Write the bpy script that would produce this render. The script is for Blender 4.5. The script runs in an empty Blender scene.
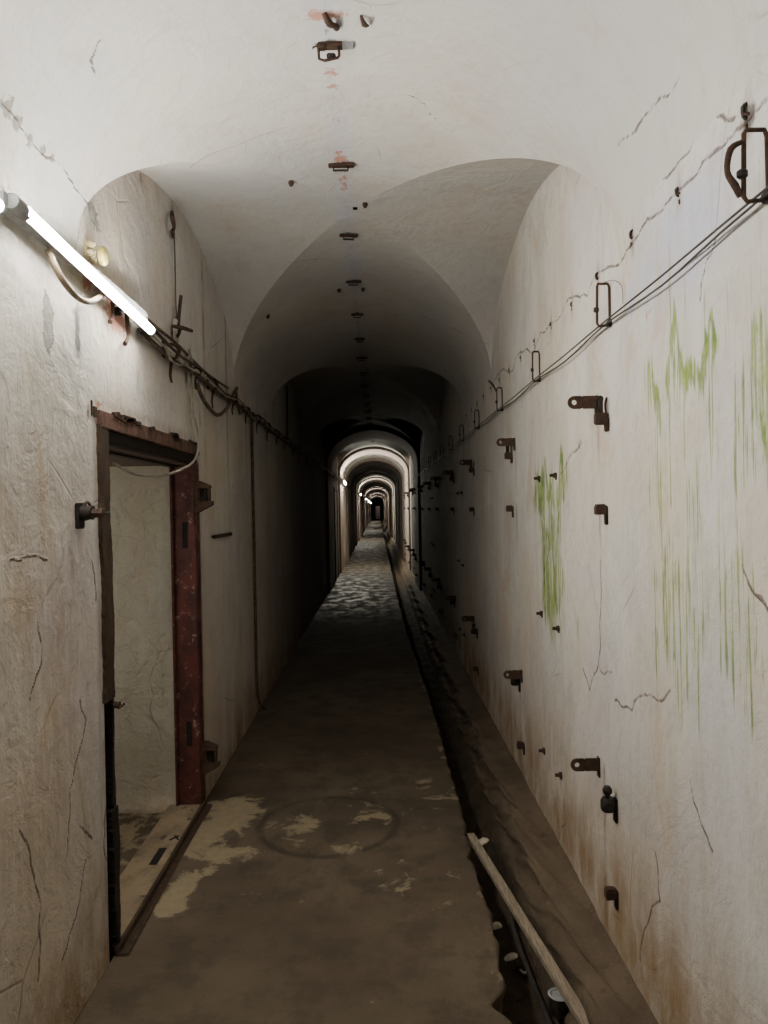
import bpy, math, random
import numpy as np
from mathutils import Vector, Matrix
random.seed(7)
rng = np.random.default_rng(7)
C = bpy.context.scene.collection

# ------------------------------------------------------------------ camera
F = 740.0; EYE = 1.6
ROLL = math.radians(1.1)
s_, c_ = math.sin(ROLL), math.cos(ROLL)
fw = Vector((6/F, 1, -4/F)).normalized()
rt = Vector((c_, 0, -s_)); rt = (rt - fw*rt.dot(fw)).normalized()
up = rt.cross(fw).normalized()
CAM = Vector((0, 0, EYE))
cd = bpy.data.cameras.new('camera'); cam = bpy.data.objects.new('camera', cd); C.objects.link(cam)
m = Matrix((rt, up, -fw)).transposed().to_4x4(); m.translation = CAM
cam.matrix_world = m
cd.sensor_fit = 'VERTICAL'; cd.sensor_height = 36; cd.lens = 36*F/1024; cd.clip_start = .02; cd.clip_end = 300
bpy.context.scene.camera = cam

def ray(px, py):
    return (fw + rt*((px-384)/F) + up*((512-py)/F))
def onx(px, py, x):           # where the line of sight meets the plane x
    d = ray(px, py); return CAM + d*(x/d.x)
def onz(px, py, z):
    d = ray(px, py); return CAM + d*((z-EYE)/d.z)
def ony(px, py, y):
    d = ray(px, py); return CAM + d*(y/d.y)

# ------------------------------------------------------------------ dimensions
XL, XR = -.985, .81
XC = (XL+XR)/2; HW = (XR-XL)/2
SPR, CROWN = 2.50, 3.145
RISE = CROWN-SPR
B0, BL, PER = 2.47, 2.70, 4.44           # first bay start, bay length, period
N0, N1 = -2, 25
YS, YE = B0+PER*N0-(PER-BL), B0+PER*N1
PEXP = 1.85
def prof(s): return math.sqrt(max(0., 1-abs(s)**PEXP))
def bay(n): return B0+PER*n, B0+PER*n+BL

def vault(px, py):             # where the line of sight meets the vault
    d = ray(px, py); tq = .8
    for _ in range(9000):
        q = CAM+d*tq; s = (q.x-XC)/HW; n = math.floor((q.y-B0)/PER); b0, b1 = bay(n); tt = (q.y-(b0+b1)/2)/(BL/2)
        if q.z > SPR+RISE*max(prof(s) if abs(s) < 1 else 0, prof(tt) if abs(tt) < 1 else 0): break
        tq += .002
    return q

# ------------------------------------------------------------------ object helpers
def link(name, me, mat=None, parent=None):
    o = bpy.data.objects.new(name, me); C.objects.link(o)
    if mat is not None and me is not None and not me.materials: me.materials.append(mat)
    if parent is not None: o.parent = parent
    return o
def tag(o, label=None, cat=None, group=None, kind=None):
    if label: o['label'] = label
    if cat: o['category'] = cat
    if group: o['group'] = group
    if kind: o['kind'] = kind
    return o
def thing(name, loc, label, cat, group=None):
    o = bpy.data.objects.new(name, None); C.objects.link(o); o.location = loc; o.empty_display_size = .05
    return tag(o, label, cat, group)
def clone(root, loc, label, rot=None):
    r = root.copy(); C.objects.link(r); r.location = loc; r['label'] = label
    if rot: r.rotation_euler = rot
    for ch in list(root.children):
        c = ch.copy(); C.objects.link(c); c.parent = r
        for g in list(ch.children):
            d = g.copy(); C.objects.link(d); d.parent = c
    return r

class MB:
    def __init__(s): s.v = []; s.f = []
    def add(s, vs, fs):
        b = len(s.v); s.v += [tuple(p) for p in vs]; s.f += [tuple(b+i for i in f) for f in fs]; return s
    def box(s, c, d, rz=0, rx=0, ry=0, bev=0):
        M = Matrix.Rotation(rz, 3, 'Z') @ Matrix.Rotation(ry, 3, 'Y') @ Matrix.Rotation(rx, 3, 'X')
        hx, hy, hz = [q/2 for q in d]
        if bev <= 0:
            vs = [(x, y, z) for x in (-hx, hx) for y in (-hy, hy) for z in (-hz, hz)]
            fs = [(0, 1, 3, 2), (4, 6, 7, 5), (0, 4, 5, 1), (2, 3, 7, 6), (0, 2, 6, 4), (1, 5, 7, 3)]
        else:
            import bmesh
            bm = bmesh.new(); bmesh.ops.create_cube(bm, size=1)
            for v in bm.verts: v.co = Vector((v.co.x*d[0], v.co.y*d[1], v.co.z*d[2]))
            bmesh.ops.bevel(bm, geom=list(bm.edges), offset=min(bev, min(d)*.45), segments=2, affect='EDGES')
            bm.verts.index_update()
            vs = [tuple(v.co) for v in bm.verts]; fs = [[v.index for v in f.verts] for f in bm.faces]; bm.free()
        return s.add([Vector(c)+M @ Vector(p) for p in vs], fs)
    def tube(s, pts, r, n=8, smooth=0, cap=True, flat=None):
        P = [Vector(p) for p in pts]
        R = list(r) if hasattr(r, '__len__') else [r]*len(P)
        if smooth:
            Q, RR = [], []
            for i in range(len(P)-1):
                p0 = P[max(i-1, 0)]; p1 = P[i]; p2 = P[i+1]; p3 = P[min(i+2, len(P)-1)]
                for k in range(smooth):
                    t = k/smooth
                    Q.append(.5*((2*p1)+(p2-p0)*t+(2*p0-5*p1+4*p2-p3)*t*t+(3*p1-p0-3*p2+p3)*t**3)); RR.append(R[i]*(1-t)+R[i+1]*t)
            Q.append(P[-1]); RR.append(R[-1]); P, R = Q, RR
        vs = []; u = None
        for i, p in enumerate(P):
            t = (P[min(i+1, len(P)-1)]-P[max(i-1, 0)]).normalized()
            if u is None:
                u = t.cross(Vector((.3, .1, 1)));
                if u.length < .05: u = t.cross(Vector((1, 0, 0)))
            u = (u - t*u.dot(t)).normalized(); w = t.cross(u)
            for k in range(n):
                a = 2*math.pi*k/n
                vs.append(p+(u*math.cos(a)+w*math.sin(a))*R[i])
        L = len(P)
        fs = [(i*n+k, i*n+(k+1) % n, (i+1)*n+(k+1) % n, (i+1)*n+k) for i in range(L-1) for k in range(n)]
        if cap: fs += [tuple(reversed(range(n))), tuple((L-1)*n+k for k in range(n))]
        return s.add(vs, fs)
    def lathe(s, prf, c, axis='Z', n=20):      # prf: list of (r, h)
        vs = []
        for r, h in prf:
            for k in range(n):
                a = 2*math.pi*k/n; x, y = r*math.cos(a), r*math.sin(a)
                p = {'Z': (x, y, h), 'X': (h, x, y), 'Y': (y, h, x)}[axis]
                vs.append(Vector(c)+Vector(p))
        L = len(prf)
        fs = [(i*n+k, i*n+(k+1) % n, (i+1)*n+(k+1) % n, (i+1)*n+k) for i in range(L-1) for k in range(n)]
        fs += [tuple(reversed(range(n))), tuple((L-1)*n+k for k in range(n))]
        return s.add(vs, fs)
    def prism(s, poly, axis, a, b):            # poly in the two other axes
        n = len(poly); vs = []
        for h in (a, b):
            for p, q in poly: vs.append({'X': (h, p, q), 'Y': (p, h, q), 'Z': (p, q, h)}[axis])
        fs = [tuple(reversed(range(n))), tuple(range(n, 2*n))]+[(k, (k+1) % n, n+(k+1) % n, n+k) for k in range(n)]
        return s.add(vs, fs)
    def mesh(s, name, off=(0, 0, 0), smooth=False):
        import bmesh
        me = bpy.data.meshes.new(name); o = Vector(off)
        me.from_pydata([tuple(Vector(p)-o) for p in s.v], [], s.f)
        bm = bmesh.new(); bm.from_mesh(me); bmesh.ops.recalc_face_normals(bm, faces=bm.faces); bm.to_mesh(me); bm.free()
        if smooth:
            me.shade_smooth()
            try: me.set_sharp_from_angle(angle=math.radians(40))
            except Exception: pass
        return me
    def part(s, name, mat, parent, smooth=False, label=None):   # verts given relative to parent
        o = link(name, s.mesh(name, smooth=smooth), mat, parent)
        if label: o['label'] = label
        return o
    def solo(s, name, mat, label, cat, group=None, smooth=True, origin=None):    # verts in world space
        a = np.array(s.v); o_ = Vector(((a[:, 0].min()+a[:, 0].max())/2, (a[:, 1].min()+a[:, 1].max())/2, a[:, 2].min())) if origin is None else Vector(origin)
        o = link(name, s.mesh(name, o_, smooth), mat); o.location = o_
        return tag(o, label, cat, group)

# ------------------------------------------------------------------ materials
class NT:
    def __init__(s, name):
        s.m = bpy.data.materials.new(name); s.m.use_nodes = True; s.t = s.m.node_tree
        s.b = s.t.nodes['Principled BSDF']; s.k = 0
        s.tc = s.n('ShaderNodeTexCoord').outputs['Object']
    def n(s, ty): return s.t.nodes.new(ty)
    def l(s, a, b): s.t.links.new(a, b)
    def put(s, sock, v):
        if isinstance(v, bpy.types.NodeSocket): s.l(v, sock)
        elif v is not None: sock.default_value = v if not isinstance(v, tuple) or len(v) == len(sock.default_value) else v+(1,)
    def map(s, sc, loc=(0, 0, 0), vec=None):
        q = s.n('ShaderNodeMapping'); s.put(q.inputs['Vector'], vec or s.tc); q.inputs['Scale'].default_value = sc; q.inputs['Location'].default_value = loc
        return q.outputs[0]
    def noise(s, scale, detail=4, rough=.55, vec=None, dist=0):
        q = s.n('ShaderNodeTexNoise'); s.put(q.inputs['Vector'], vec or s.tc)
        q.inputs['Scale'].default_value = scale; q.inputs['Detail'].default_value = detail; q.inputs['Roughness'].default_value = rough; q.inputs['Distortion'].default_value = dist
        return q.outputs['Fac']
    def vor(s, scale, vec=None, feat='DISTANCE_TO_EDGE'):
        q = s.n('ShaderNodeTexVoronoi'); q.feature = feat; s.put(q.inputs['Vector'], vec or s.tc); q.inputs['Scale'].default_value = scale
        return q.outputs['Distance']
    def rmp(s, f, a, b, lo=0., hi=1.):
        q = s.n('ShaderNodeMapRange'); q.interpolation_type = 'SMOOTHSTEP'; s.put(q.inputs['Value'], f)
        q.inputs['From Min'].default_value = a; q.inputs['From Max'].default_value = b; q.inputs['To Min'].default_value = lo; q.inputs['To Max'].default_value = hi
        return q.outputs[0]
    def math(s, op, a, b=None, clamp=False):
        q = s.n('ShaderNodeMath'); q.operation = op; q.use_clamp = clamp; s.put(q.inputs[0], a); s.put(q.inputs[1], b); return q.outputs[0]
    def mul(s, a, b): return s.math('MULTIPLY', a, b)
    def mix(s, f, a, b, mode='MIX'):
        q = s.n('ShaderNodeMix'); q.data_type = 'RGBA'; q.blend_type = mode; s.put(q.inputs[0], f); s.put(q.inputs[6], a); s.put(q.inputs[7], b); return q.outputs[2]
    def attr(s, name):
        q = s.n('ShaderNodeAttribute'); q.attribute_name = name; return q.outputs['Fac']
    def bump(s, h, dist, strength=1., nrm=None):
        q = s.n('ShaderNodeBump'); s.put(q.inputs['Height'], h); q.inputs['Distance'].default_value = dist; q.inputs['Strength'].default_value = strength
        if nrm is not None: s.l(nrm, q.inputs['Normal'])
        return q.outputs[0]
    def out(s, col=None, rough=None, nrm=None, metal=None, spec=None):
        if col is not None: s.put(s.b.inputs['Base Color'], col)
        if rough is not None: s.put(s.b.inputs['Roughness'], rough)
        if nrm is not None: s.l(nrm, s.b.inputs['Normal'])
        if metal is not None: s.put(s.b.inputs['Metallic'], metal)
        if spec is not None: s.put(s.b.inputs['Specular IOR Level'], spec)
        return s.m

def plaster(name, a=(.67, .645, .585), b=(.57, .565, .55), warm=(.56, .46, .33), dirt=1., bump=1.):
    t = NT(name)
    col = t.mix(t.rmp(t.noise(.9, 5), .35, .65), a, b)
    col = t.mix(t.mul(t.rmp(t.noise(1.3, 5, .6, t.map((1, 1, .6), (7, 3, 1))), .44, .68), .55*dirt), col, warm)
    blue = t.mul(t.attr('blue'), t.rmp(t.noise(3, 4), .3, .6))
    col = t.mix(t.mul(blue, .75), col, (.36, .42, .72))
    st = t.noise(1, 5, .6, t.map((14, 14, .9)))
    col = t.mix(t.mul(t.rmp(st, .5, .78), .34*dirt), col, (.36, .31, .24))
    col = t.mix(t.mul(t.rmp(t.noise(24, 4, .7), .55, .8), .28*dirt), col, (.33, .29, .22))
    col = t.mix(t.mul(t.rmp(t.noise(90, 3, .7), .62, .8), .35*dirt), col, (.25, .21, .16))
    col = t.mix(t.mul(t.rmp(t.noise(5, 8, .72, t.map((1, 1, .5), (3, 1, 9))), .60, .70), .32*dirt), col, (.34, .32, .28))
    col = t.mix(t.mul(t.rmp(t.noise(3.1, 9, .68, t.map((1, 1, .75), (5, 5, 2)), .5), .47, .62), .30*dirt), col, (.42, .38, .32))
    col = t.mix(t.mul(t.rmp(t.noise(2.3, 8, .7, t.map((1, 1, .55), (15, 2, 12)), .8), .56, .66), .40*dirt), col, (.47, .33, .19))
    # chalky flaking, faint crazing and grime specks
    col = t.mix(t.mul(t.rmp(t.noise(17, 9, .75, t.map((1, 1, .8), (2, 9, 4)), .4), .52, .60), .26*dirt), col, (.40, .37, .33))
    cz = t.rmp(t.vor(9, t.mix(.05, t.tc, t.n('ShaderNodeTexNoise').outputs['Color'])), .0, .035, 1., 0.)
    col = t.mix(t.mul(t.mul(cz, t.rmp(t.noise(2.2, 5, .6, t.map((1, 1, 1), (8, 8, 1))), .48, .62)), .22*dirt), col, (.24, .20, .16))
    col = t.mix(t.mul(t.rmp(t.noise(1, 7, .8, t.map((30, 30, 4), (3, 8, 2))), .58, .70), .34*dirt), col, (.35, .27, .18))
    col = t.mix(t.mul(t.rmp(t.noise(.75, 3, .5, t.map((1, 1, 1), (4, 1, 7))), .50, .62), .22*dirt), col, (.50, .47, .52))
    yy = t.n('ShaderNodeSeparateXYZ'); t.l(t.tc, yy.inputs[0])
    far = t.mul(t.rmp(yy.outputs['Y'], 6.8, 9.8), t.rmp(yy.outputs['Y'], 17.6, 18.3, 1., 0.))  # mask of the dim stretch between lamps, shaded through the colour
    # brown rise of damp near the ground
    lowf = t.mul(t.attr('low'), t.rmp(t.noise(1, 6, .7, t.map((5, 5, 2.4), (2, 2, 2))), .28, .66, .3, 1.))
    col = t.mix(lowf, col, (.27, .18, .095))
    # peeled cement and exposed reddish brick
    gr = t.rmp(t.math('ADD', t.attr('grey'), t.mul(t.math('SUBTRACT', t.noise(18, 7, .75), .5), 2.4)), .5, .62)
    col = t.mix(t.mul(gr, .95), col, t.mix(t.noise(40, 3), (.16, .16, .14), (.34, .33, .29)))
    pk = t.rmp(t.math('ADD', t.attr('pink'), t.mul(t.math('SUBTRACT', t.noise(26, 6, .7), .5), 1.9)), .5, .75)
    col = t.mix(t.mul(pk, .85), col, (.44, .19, .13))
    # rust and soot streaks
    ru = t.mul(t.attr('rust'), t.rmp(t.noise(1, 5, .7, t.map((26, 26, 6), (4, 4, 4))), .3, .6))
    col = t.mix(t.mul(ru, .85), col, (.16, .085, .045))
    so = t.rmp(t.math('ADD', t.attr('soot'), t.mul(t.math('SUBTRACT', t.noise(1, 6, .75, t.map((22, 22, 9), (9, 9, 9))), .5), 1.6)), .5, .85)
    col = t.mix(t.mul(so, .85), col, (.07, .065, .06))
    # algae: fine drip lines inside a soft region, denser at its heart
    al = t.attr('algae')
    drip = t.noise(1, 5, .62, t.map((64, 64, 2.2), (1, 5, 3)), .25)
    drip2 = t.noise(1, 6, .75, t.map((24, 24, 5), (8, 1, 3)))
    f1 = t.rmp(t.math('ADD', t.mul(al, .36), drip), .68, .78)
    clump = t.noise(1, 5, .7, t.map((9, 9, 3.5), (2, 7, 1)))
    f2 = t.mul(t.rmp(t.math('ADD', t.mul(al, .50), drip2), .78, .96), t.rmp(t.math('ADD', t.mul(al, .42), clump), .62, .84))
    col = t.mix(t.mul(t.rmp(al, .1, .9), t.rmp(clump, .38, .62, .05, .42)), col, (.42, .46, .22))
    ag = t.mul(t.math('MAXIMUM', t.mul(f1, .8), f2, True), t.rmp(al, .02, .3))
    col = t.mix(t.mul(ag, .95), col, t.mix(t.rmp(t.noise(13, 4, .7), .35, .6), (.075, .16, .008), (.22, .30, .05)))
    col = t.mix(t.mul(far, .62), col, (.10, .092, .08))  # shade of the unlit stretch mixed into the plaster colour
    deep_shade = t.mul(t.rmp(yy.outputs['Y'], 11.5, 13.5), t.rmp(yy.outputs['Y'], 18.0, 18.5, 1., 0.))
    col = t.mix(t.mul(deep_shade, .85), col, (.035, .032, .028))  # second, darker band of painted shade ahead of the next lamp
    # drawn cracks (distance stored on the mesh) and hairlines
    wob = t.mul(t.math('SUBTRACT', t.noise(30, 4, .7), .5), .013)
    cd_ = t.math('ADD', t.attr('crack'), wob)
    ck = t.rmp(cd_, .001, .0065, 1., 0.)
    hair = t.rmp(t.vor(1.25, t.mix(.12, t.tc, t.n('ShaderNodeTexNoise').outputs['Color'])), .0, .007, 1., 0.)
    hair = t.mul(hair, t.rmp(t.noise(1.6, 4, .6, t.map((1, 1, 1), (5, 5, 5))), .52, .64))
    ckk = t.math('MAXIMUM', ck, t.mul(hair, .45), True)
    col = t.mix(t.mul(ckk, .75), col, (.10, .05, .04))
    h = t.math('ADD', t.mul(t.noise(7, 6, .62, dist=.6), 1.), t.mul(t.noise(38, 5, .65), .35))
    h = t.math('ADD', h, t.mul(t.rmp(t.noise(3.2, 7, .6, dist=1.2), .45, .55), .22))
    h = t.math('SUBTRACT', h, t.mul(ckk, .8)); h = t.math('SUBTRACT', h, t.mul(gr, .4))
    return t.out(col, t.rmp(t.noise(6), .3, .7, .75, .95), t.bump(h, .013*bump, .75), spec=.25)

def simple(name, c1, c2, scale=30, rough=.7, metal=0., bump=.002, c3=None, spec=.4, vec=None):
    t = NT(name)
    nz = t.noise(scale, 6, .65, None if vec is None else t.map(vec))
    col = t.mix(t.rmp(nz, .35, .65), c1, c2)
    if c3: col = t.mix(t.rmp(t.noise(scale*2.7, 5, .75, t.map((1, 1, 1), (3, 3, 3))), .58, .68), col, c3)
    return t.out(col, t.rmp(nz, .3, .7, rough-.12, min(1, rough+.12)), t.bump(t.noise(scale*1.6, 5, .7), bump, .8), metal, spec)

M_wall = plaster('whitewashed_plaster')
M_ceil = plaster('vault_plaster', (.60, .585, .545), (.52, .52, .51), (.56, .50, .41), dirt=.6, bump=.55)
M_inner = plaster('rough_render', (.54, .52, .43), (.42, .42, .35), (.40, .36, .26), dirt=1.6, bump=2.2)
M_rust = simple('dark_rusty_iron', (.030, .020, .015), (.085, .045, .027), 60, .8, .25, .002, (.16, .07, .035))
M_iron = simple('blackened_iron', (.012, .011, .010), (.04, .033, .028), 80, .55, .5, .001, (.09, .06, .04))
M_red = simple('red_oxide_painted_steel', (.095, .026, .020), (.05, .017, .014), 9, .6, .1, .002, (.28, .17, .14))
M_headrust = simple('rusted_steel_lintel', (.15, .078, .058), (.08, .045, .034), 16, .8, .15, .004, (.30, .22, .17))
M_jamb = simple('brown_rust_scale', (.030, .019, .011), (.075, .046, .026), 40, .9, .1, .006, (.02, .015, .012), vec=(1, 1, .4))
M_conduit = simple('aged_brown_sheath', (.15, .10, .065), (.08, .055, .04), 25, .7, 0, .001)
M_cblack = simple('black_cable_sheath', (.022, .02, .018), (.06, .05, .04), 30, .6, 0, .001)
M_cwhite = simple('grey_white_cable_sheath', (.42, .39, .33), (.27, .24, .20), 12, .6, 0, .0005)
M_hose = simple('beige_flexible_conduit', (.34, .27, .18), (.20, .15, .10), 14, .65, 0, .0015)
M_grey = simple('grey_plastic', (.30, .31, .31), (.22, .22, .22), 20, .45, 0, .0003)
M_ceramic = simple('yellowed_ceramic', (.52, .46, .14), (.38, .32, .09), 18, .4, 0, .0005)
M_cream = simple('cream_ceramic', (.50, .43, .26), (.30, .24, .13), 30, .45, 0, .0005)
M_plank = simple('weathered_timber', (.30, .25, .18), (.19, .15, .11), 40, .85, 0, .002, vec=(3, .3, 3))
M_shell = simple('pale_paper_scrap', (.50, .45, .36), (.30, .27, .20), 30, .8, 0, .001)
M_hole = simple('shadowed_slot', (.008, .007, .006), (.012, .01, .009), 30, .95, 0, .001)

t = NT('worn_concrete_floor')
base = t.mix(t.rmp(t.noise(1.1, 6, .6), .35, .65), (.070, .053, .035), (.112, .087, .058))
base = t.mix(t.mul(t.rmp(t.noise(5, 9, .7), .45, .62), .6), base, (.048, .036, .024))
pn = t.math('ADD', t.attr('patch'), t.mul(t.math('SUBTRACT', t.noise(6.5, 8, .68, dist=.4), .5), 2.1))
pf = t.rmp(pn, .34, .56)
base = t.mix(t.mul(pf, .8), base, t.mix(t.noise(20, 4), (.34, .28, .18), (.20, .16, .10)))
base = t.mix(t.mul(t.rmp(t.noise(60, 4, .8), .62, .75), .5), base, (.05, .038, .028))
ringd = t.math('ADD', t.attr('ring'), t.mul(t.math('SUBTRACT', t.noise(8, 4, .7), .5), .04))
rg = t.mul(t.rmp(ringd, .006, .03, 1., 0.), t.rmp(t.noise(5, 3), .36, .5, .45, 1.))
base = t.mix(t.mul(rg, .85), base, (.05, .038, .026))
wet_shade = t.mul(t.attr('wet_shade'), t.rmp(t.noise(1, 5, .6, t.map((5, 3.2, 1), (2, 1, 0))), .42, .60, .05, 1.))
base = t.mix(t.mul(wet_shade, .7), base, (.03, .027, .022))
base = t.mix(t.mul(t.attr('wet_shade'), .5), base, (.03, .026, .02))  # distant floor dimmed further: shade put into the colour, besides the wetness
hh = t.math('ADD', t.noise(16, 6, .7), t.mul(t.noise(70, 4, .7), .4)); hh = t.math('SUBTRACT', hh, t.mul(pf, -.25)); hh = t.math('SUBTRACT', hh, t.mul(rg, .6))
M_floor = t.out(base, t.math('SUBTRACT', .88, t.mul(wet_shade, .42)), t.bump(hh, .008, .7), spec=.3)
M_gutter = simple('wet_dark_silt', (.035, .026, .018), (.07, .052, .034), 8, .85, 0, .02, (.02, .015, .01), .2)
t = NT('damp_ledge_concrete')
b_ = t.mix(t.rmp(t.noise(2, 6, .65), .35, .65), (.135, .10, .066), (.08, .058, .038))
b_ = t.mix(t.mul(t.rmp(t.noise(14, 6, .75), .55, .7), .7), b_, (.035, .026, .018))
b_ = t.mix(t.mul(t.rmp(t.noise(40, 3, .75), .66, .74), .5), b_, (.3, .25, .17))
M_ledge = t.out(b_, .8, t.bump(t.math('ADD', t.noise(9, 6, .7), t.mul(t.noise(40, 5), .4)), .016, .9), spec=.3)

def emissive(name, col, st):
    mt = bpy.data.materials.new(name); mt.use_nodes = True; nt = mt.node_tree; b = nt.nodes['Principled BSDF']
    b.inputs['Base Color'].default_value = (.9, .9, .9, 1); b.inputs['Emission Color'].default_value = col+(1,); b.inputs['Emission Strength'].default_value = st
    return mt
M_tube = emissive('lit_tube_glass', (1, .955, .87), 80)
M_back = simple('white_opaque_tube_back', (.75, .75, .73), (.7, .7, .68), 20, .5)
M_tube_far = emissive('bright_lit_tube_glass', (1, .97, .82), 420)

# ------------------------------------------------------------------ big surfaces with painted-wear attributes (metres on the wall itself)
def grid_mesh(name, patches, mat, attrs, smooth=True):
    V, Fq, off = [], [], 0
    for g, flip in patches:
        a, b = g.shape[:2]
        V.append(g.reshape(-1, 3))
        i = (np.arange(a-1)[:, None]*b+np.arange(b-1)[None, :]).ravel()+off
        q = np.stack([i, i+b, i+b+1, i+1], 1)
        if flip: q = q[:, ::-1]
        Fq.append(q); off += a*b
    V = np.concatenate(V).astype(np.float32); Q = np.concatenate(Fq).astype(np.int32)
    me = bpy.data.meshes.new(name)
    me.vertices.add(len(V)); me.vertices.foreach_set('co', V.ravel())
    me.loops.add(Q.size); me.loops.foreach_set('vertex_index', Q.ravel())
    me.polygons.add(len(Q)); me.polygons.foreach_set('loop_start', np.arange(0, Q.size, 4, dtype=np.int32))
    me.polygons.foreach_set('loop_total', np.full(len(Q), 4, dtype=np.int32))
    me.update(calc_edges=True); me.validate()
    if smooth: me.polygons.foreach_set('use_smooth', np.ones(len(me.polygons), dtype=bool))
    for k, fn in attrs.items():
        at = me.attributes.new(k, 'FLOAT', 'POINT'); at.data.foreach_set('value', np.asarray(fn(V), dtype=np.float32))
    return link(name, me, mat)

def sstep(x, a, b):
    t = np.clip((x-a)/(b-a), 0, 1); return t*t*(3-2*t)
_lat = rng.random((256, 256))
def vnoise(u, v, octs=4, gain=.55):
    out = np.zeros_like(u, dtype=float); amp, tot = 1., 0.
    for o in range(octs):
        iu, iv = np.floor(u).astype(int), np.floor(v).astype(int); fu, fv = u-iu, v-iv
        fu, fv = fu*fu*(3-2*fu), fv*fv*(3-2*fv); g = lambda a, b: _lat[(a+17*o) % 256, (b+31*o) % 256]
        out += amp*(g(iu, iv)*(1-fu)*(1-fv)+g(iu+1, iv)*fu*(1-fv)+g(iu, iv+1)*(1-fu)*fv+g(iu+1, iv+1)*fu*fv)
        tot += amp; amp *= gain; u, v = u*2.03+5.1, v*2.03+3.7
    return out/tot
def softbox(Y, Z, box, e=.08):
    y0, y1, z0, z1 = box
    return sstep(Y, y0-e, y0+e)*(1-sstep(Y, y1-e, y1+e))*sstep(Z, z0-e*1.6, z0+e*1.6)*(1-sstep(Z, z1-e, z1+e))
def blob(Y, Z, y, z, ry, rz):
    return np.exp(-(((Y-y)/ry)**2+((Z-z)/rz)**2))
def pbox(x, px0, py0, px1, py1):               # photo rectangle -> rectangle on the wall plane
    P = [onx(a, b, x) for a in (px0, px1) for b in (py0, py1)]
    ys = sorted(p.y for p in P); zs = sorted(p.z for p in P)
    return ((ys[0]+ys[1])/2, (ys[2]+ys[3])/2, (zs[0]+zs[1])/2, (zs[2]+zs[3])/2)
def rough_line(P, depth=3, amp=.12):
    P = [np.array(p, float) for p in P]
    for _ in range(depth):
        Q = []
        for a, b in zip(P[:-1], P[1:]):
            d = b-a; n = np.array([-d[1], d[0]])
            Q += [a, (a+b)/2+n*rng.uniform(-amp, amp)]
        Q.append(P[-1]); P = Q
    return P
def polydist(Y, Z, lines):
    D = np.full(Y.shape, 1.)
    for L in lines:
        L = rough_line(L)
        ys = [p[0] for p in L]; zs = [p[1] for p in L]
        m_ = (Y > min(ys)-.1) & (Y < max(ys)+.1) & (Z > min(zs)-.1) & (Z < max(zs)+.1)
        y, z = Y[m_], Z[m_]; d = np.full(y.shape, 1.)
        for a, b in zip(L[:-1], L[1:]):
            ab = b-a; tt = np.clip(((y-a[0])*ab[0]+(z-a[1])*ab[1])/(ab@ab+1e-9), 0, 1)
            d = np.minimum(d, np.hypot(y-a[0]-ab[0]*tt, z-a[1]-ab[1]*tt))
        D[m_] = np.minimum(D[m_], d)
    return D

def columns(y0, y1, n, ease):
    if ease: return (y0+y1)/2+(y1-y0)/2*np.sin(np.linspace(-math.pi/2, math.pi/2, n))
    return np.linspace(y0, y1, n)
def wall_patches(x, zb, flip, hole=None):
    out = []
    def strip(ys, bottom, step, top):
        nr = max(3, int(3.0/step))
        tops = np.array([top(y) for y in ys]); bots = np.full(len(ys), bottom)
        tt = np.linspace(0, 1, nr)
        Z = bots[:, None]+(tops-bots)[:, None]*tt[None, :]
        G = np.zeros((len(ys), nr, 3)); G[..., 0] = x; G[..., 1] = ys[:, None]; G[..., 2] = Z
        out.append((G, flip))
    for n in range(N0-1, N1):
        b0, b1 = bay(n)
        segs = []
        if n >= N0: segs.append((b0, b1, True))
        segs.append((b1, B0+PER*(n+1), False))
        for y0, y1, isb in segs:
            if y1 <= YS+1e-6: continue
            st = .009 if -0.5 < y1 and y0 < 5.1 else (.025 if y0 < 12 and y1 > 0 else .15)
            if y1 < 0: st = .15
            mid, hl = (y0+y1)/2, (y1-y0)/2
            top = (lambda y, mid=mid, hl=hl: SPR+RISE*prof((y-mid)/hl)) if isb else (lambda y: SPR)
            nc = max(10, int((y1-y0)/st*(1.4 if isb else 1)))
            ys = columns(y0, y1, nc, isb)
            if hole and y0 < hole[0] < y1:
                h0, h1, hz = hole
                if h1 < y1:
                    strip(np.concatenate([ys[ys < h0-.003], [h0]]), zb, st, top)
                    strip(np.concatenate([[h0], ys[(ys > h0+.003) & (ys < h1-.003)], [h1]]), hz, st, top)
                    strip(np.concatenate([[h1], ys[ys > h1+.003]]), zb, st, top)
                    continue
            strip(ys, zb, st, top)
    return out

DY0, DY1, DZ = 2.63, 4.05, 1.965           # outer size of the door frame

# -- right wall wear
STN = [2.70, 4.32, 6.28, 7.95, 9.8, 11.5, 13.2, 15.0, 16.7, 18.5, 20.3, 22.0]
R = lambda px, py: (onx(px, py, XR).y, onx(px, py, XR).z)
L_ = lambda px, py: (onx(px, py, XL).y, onx(px, py, XL).z)
r_cracks = [[R(768, 98), R(740, 128), R(716, 150), R(683, 187), R(660, 212), R(636, 238), R(604, 270), R(573, 297), R(549, 325), R(520, 352), R(495, 380)],
            [R(618, 145), R(640, 122), R(652, 106), R(680, 75)],
            [R(735, 118), R(700, 128), R(690, 150), R(664, 178), R(640, 200)],
            [R(583, 668), R(590, 690), R(598, 665), R(612, 672)], [R(598, 665), R(600, 620), R(601, 560)],
            [R(615, 700), R(632, 710), R(645, 694), R(658, 700), R(670, 690)],
            [R(742, 565), R(752, 590), R(768, 610)], [R(560, 475), R(572, 452), R(582, 440)],
            [R(545, 570), R(550, 545), R(547, 528)], [R(640, 960), R(660, 900), R(655, 850)], [R(700, 300), R(706, 262), R(716, 240)],
            [R(556, 860), R(566, 820), R(560, 780)], [R(690, 780), R(700, 820), R(712, 850)]]
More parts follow.
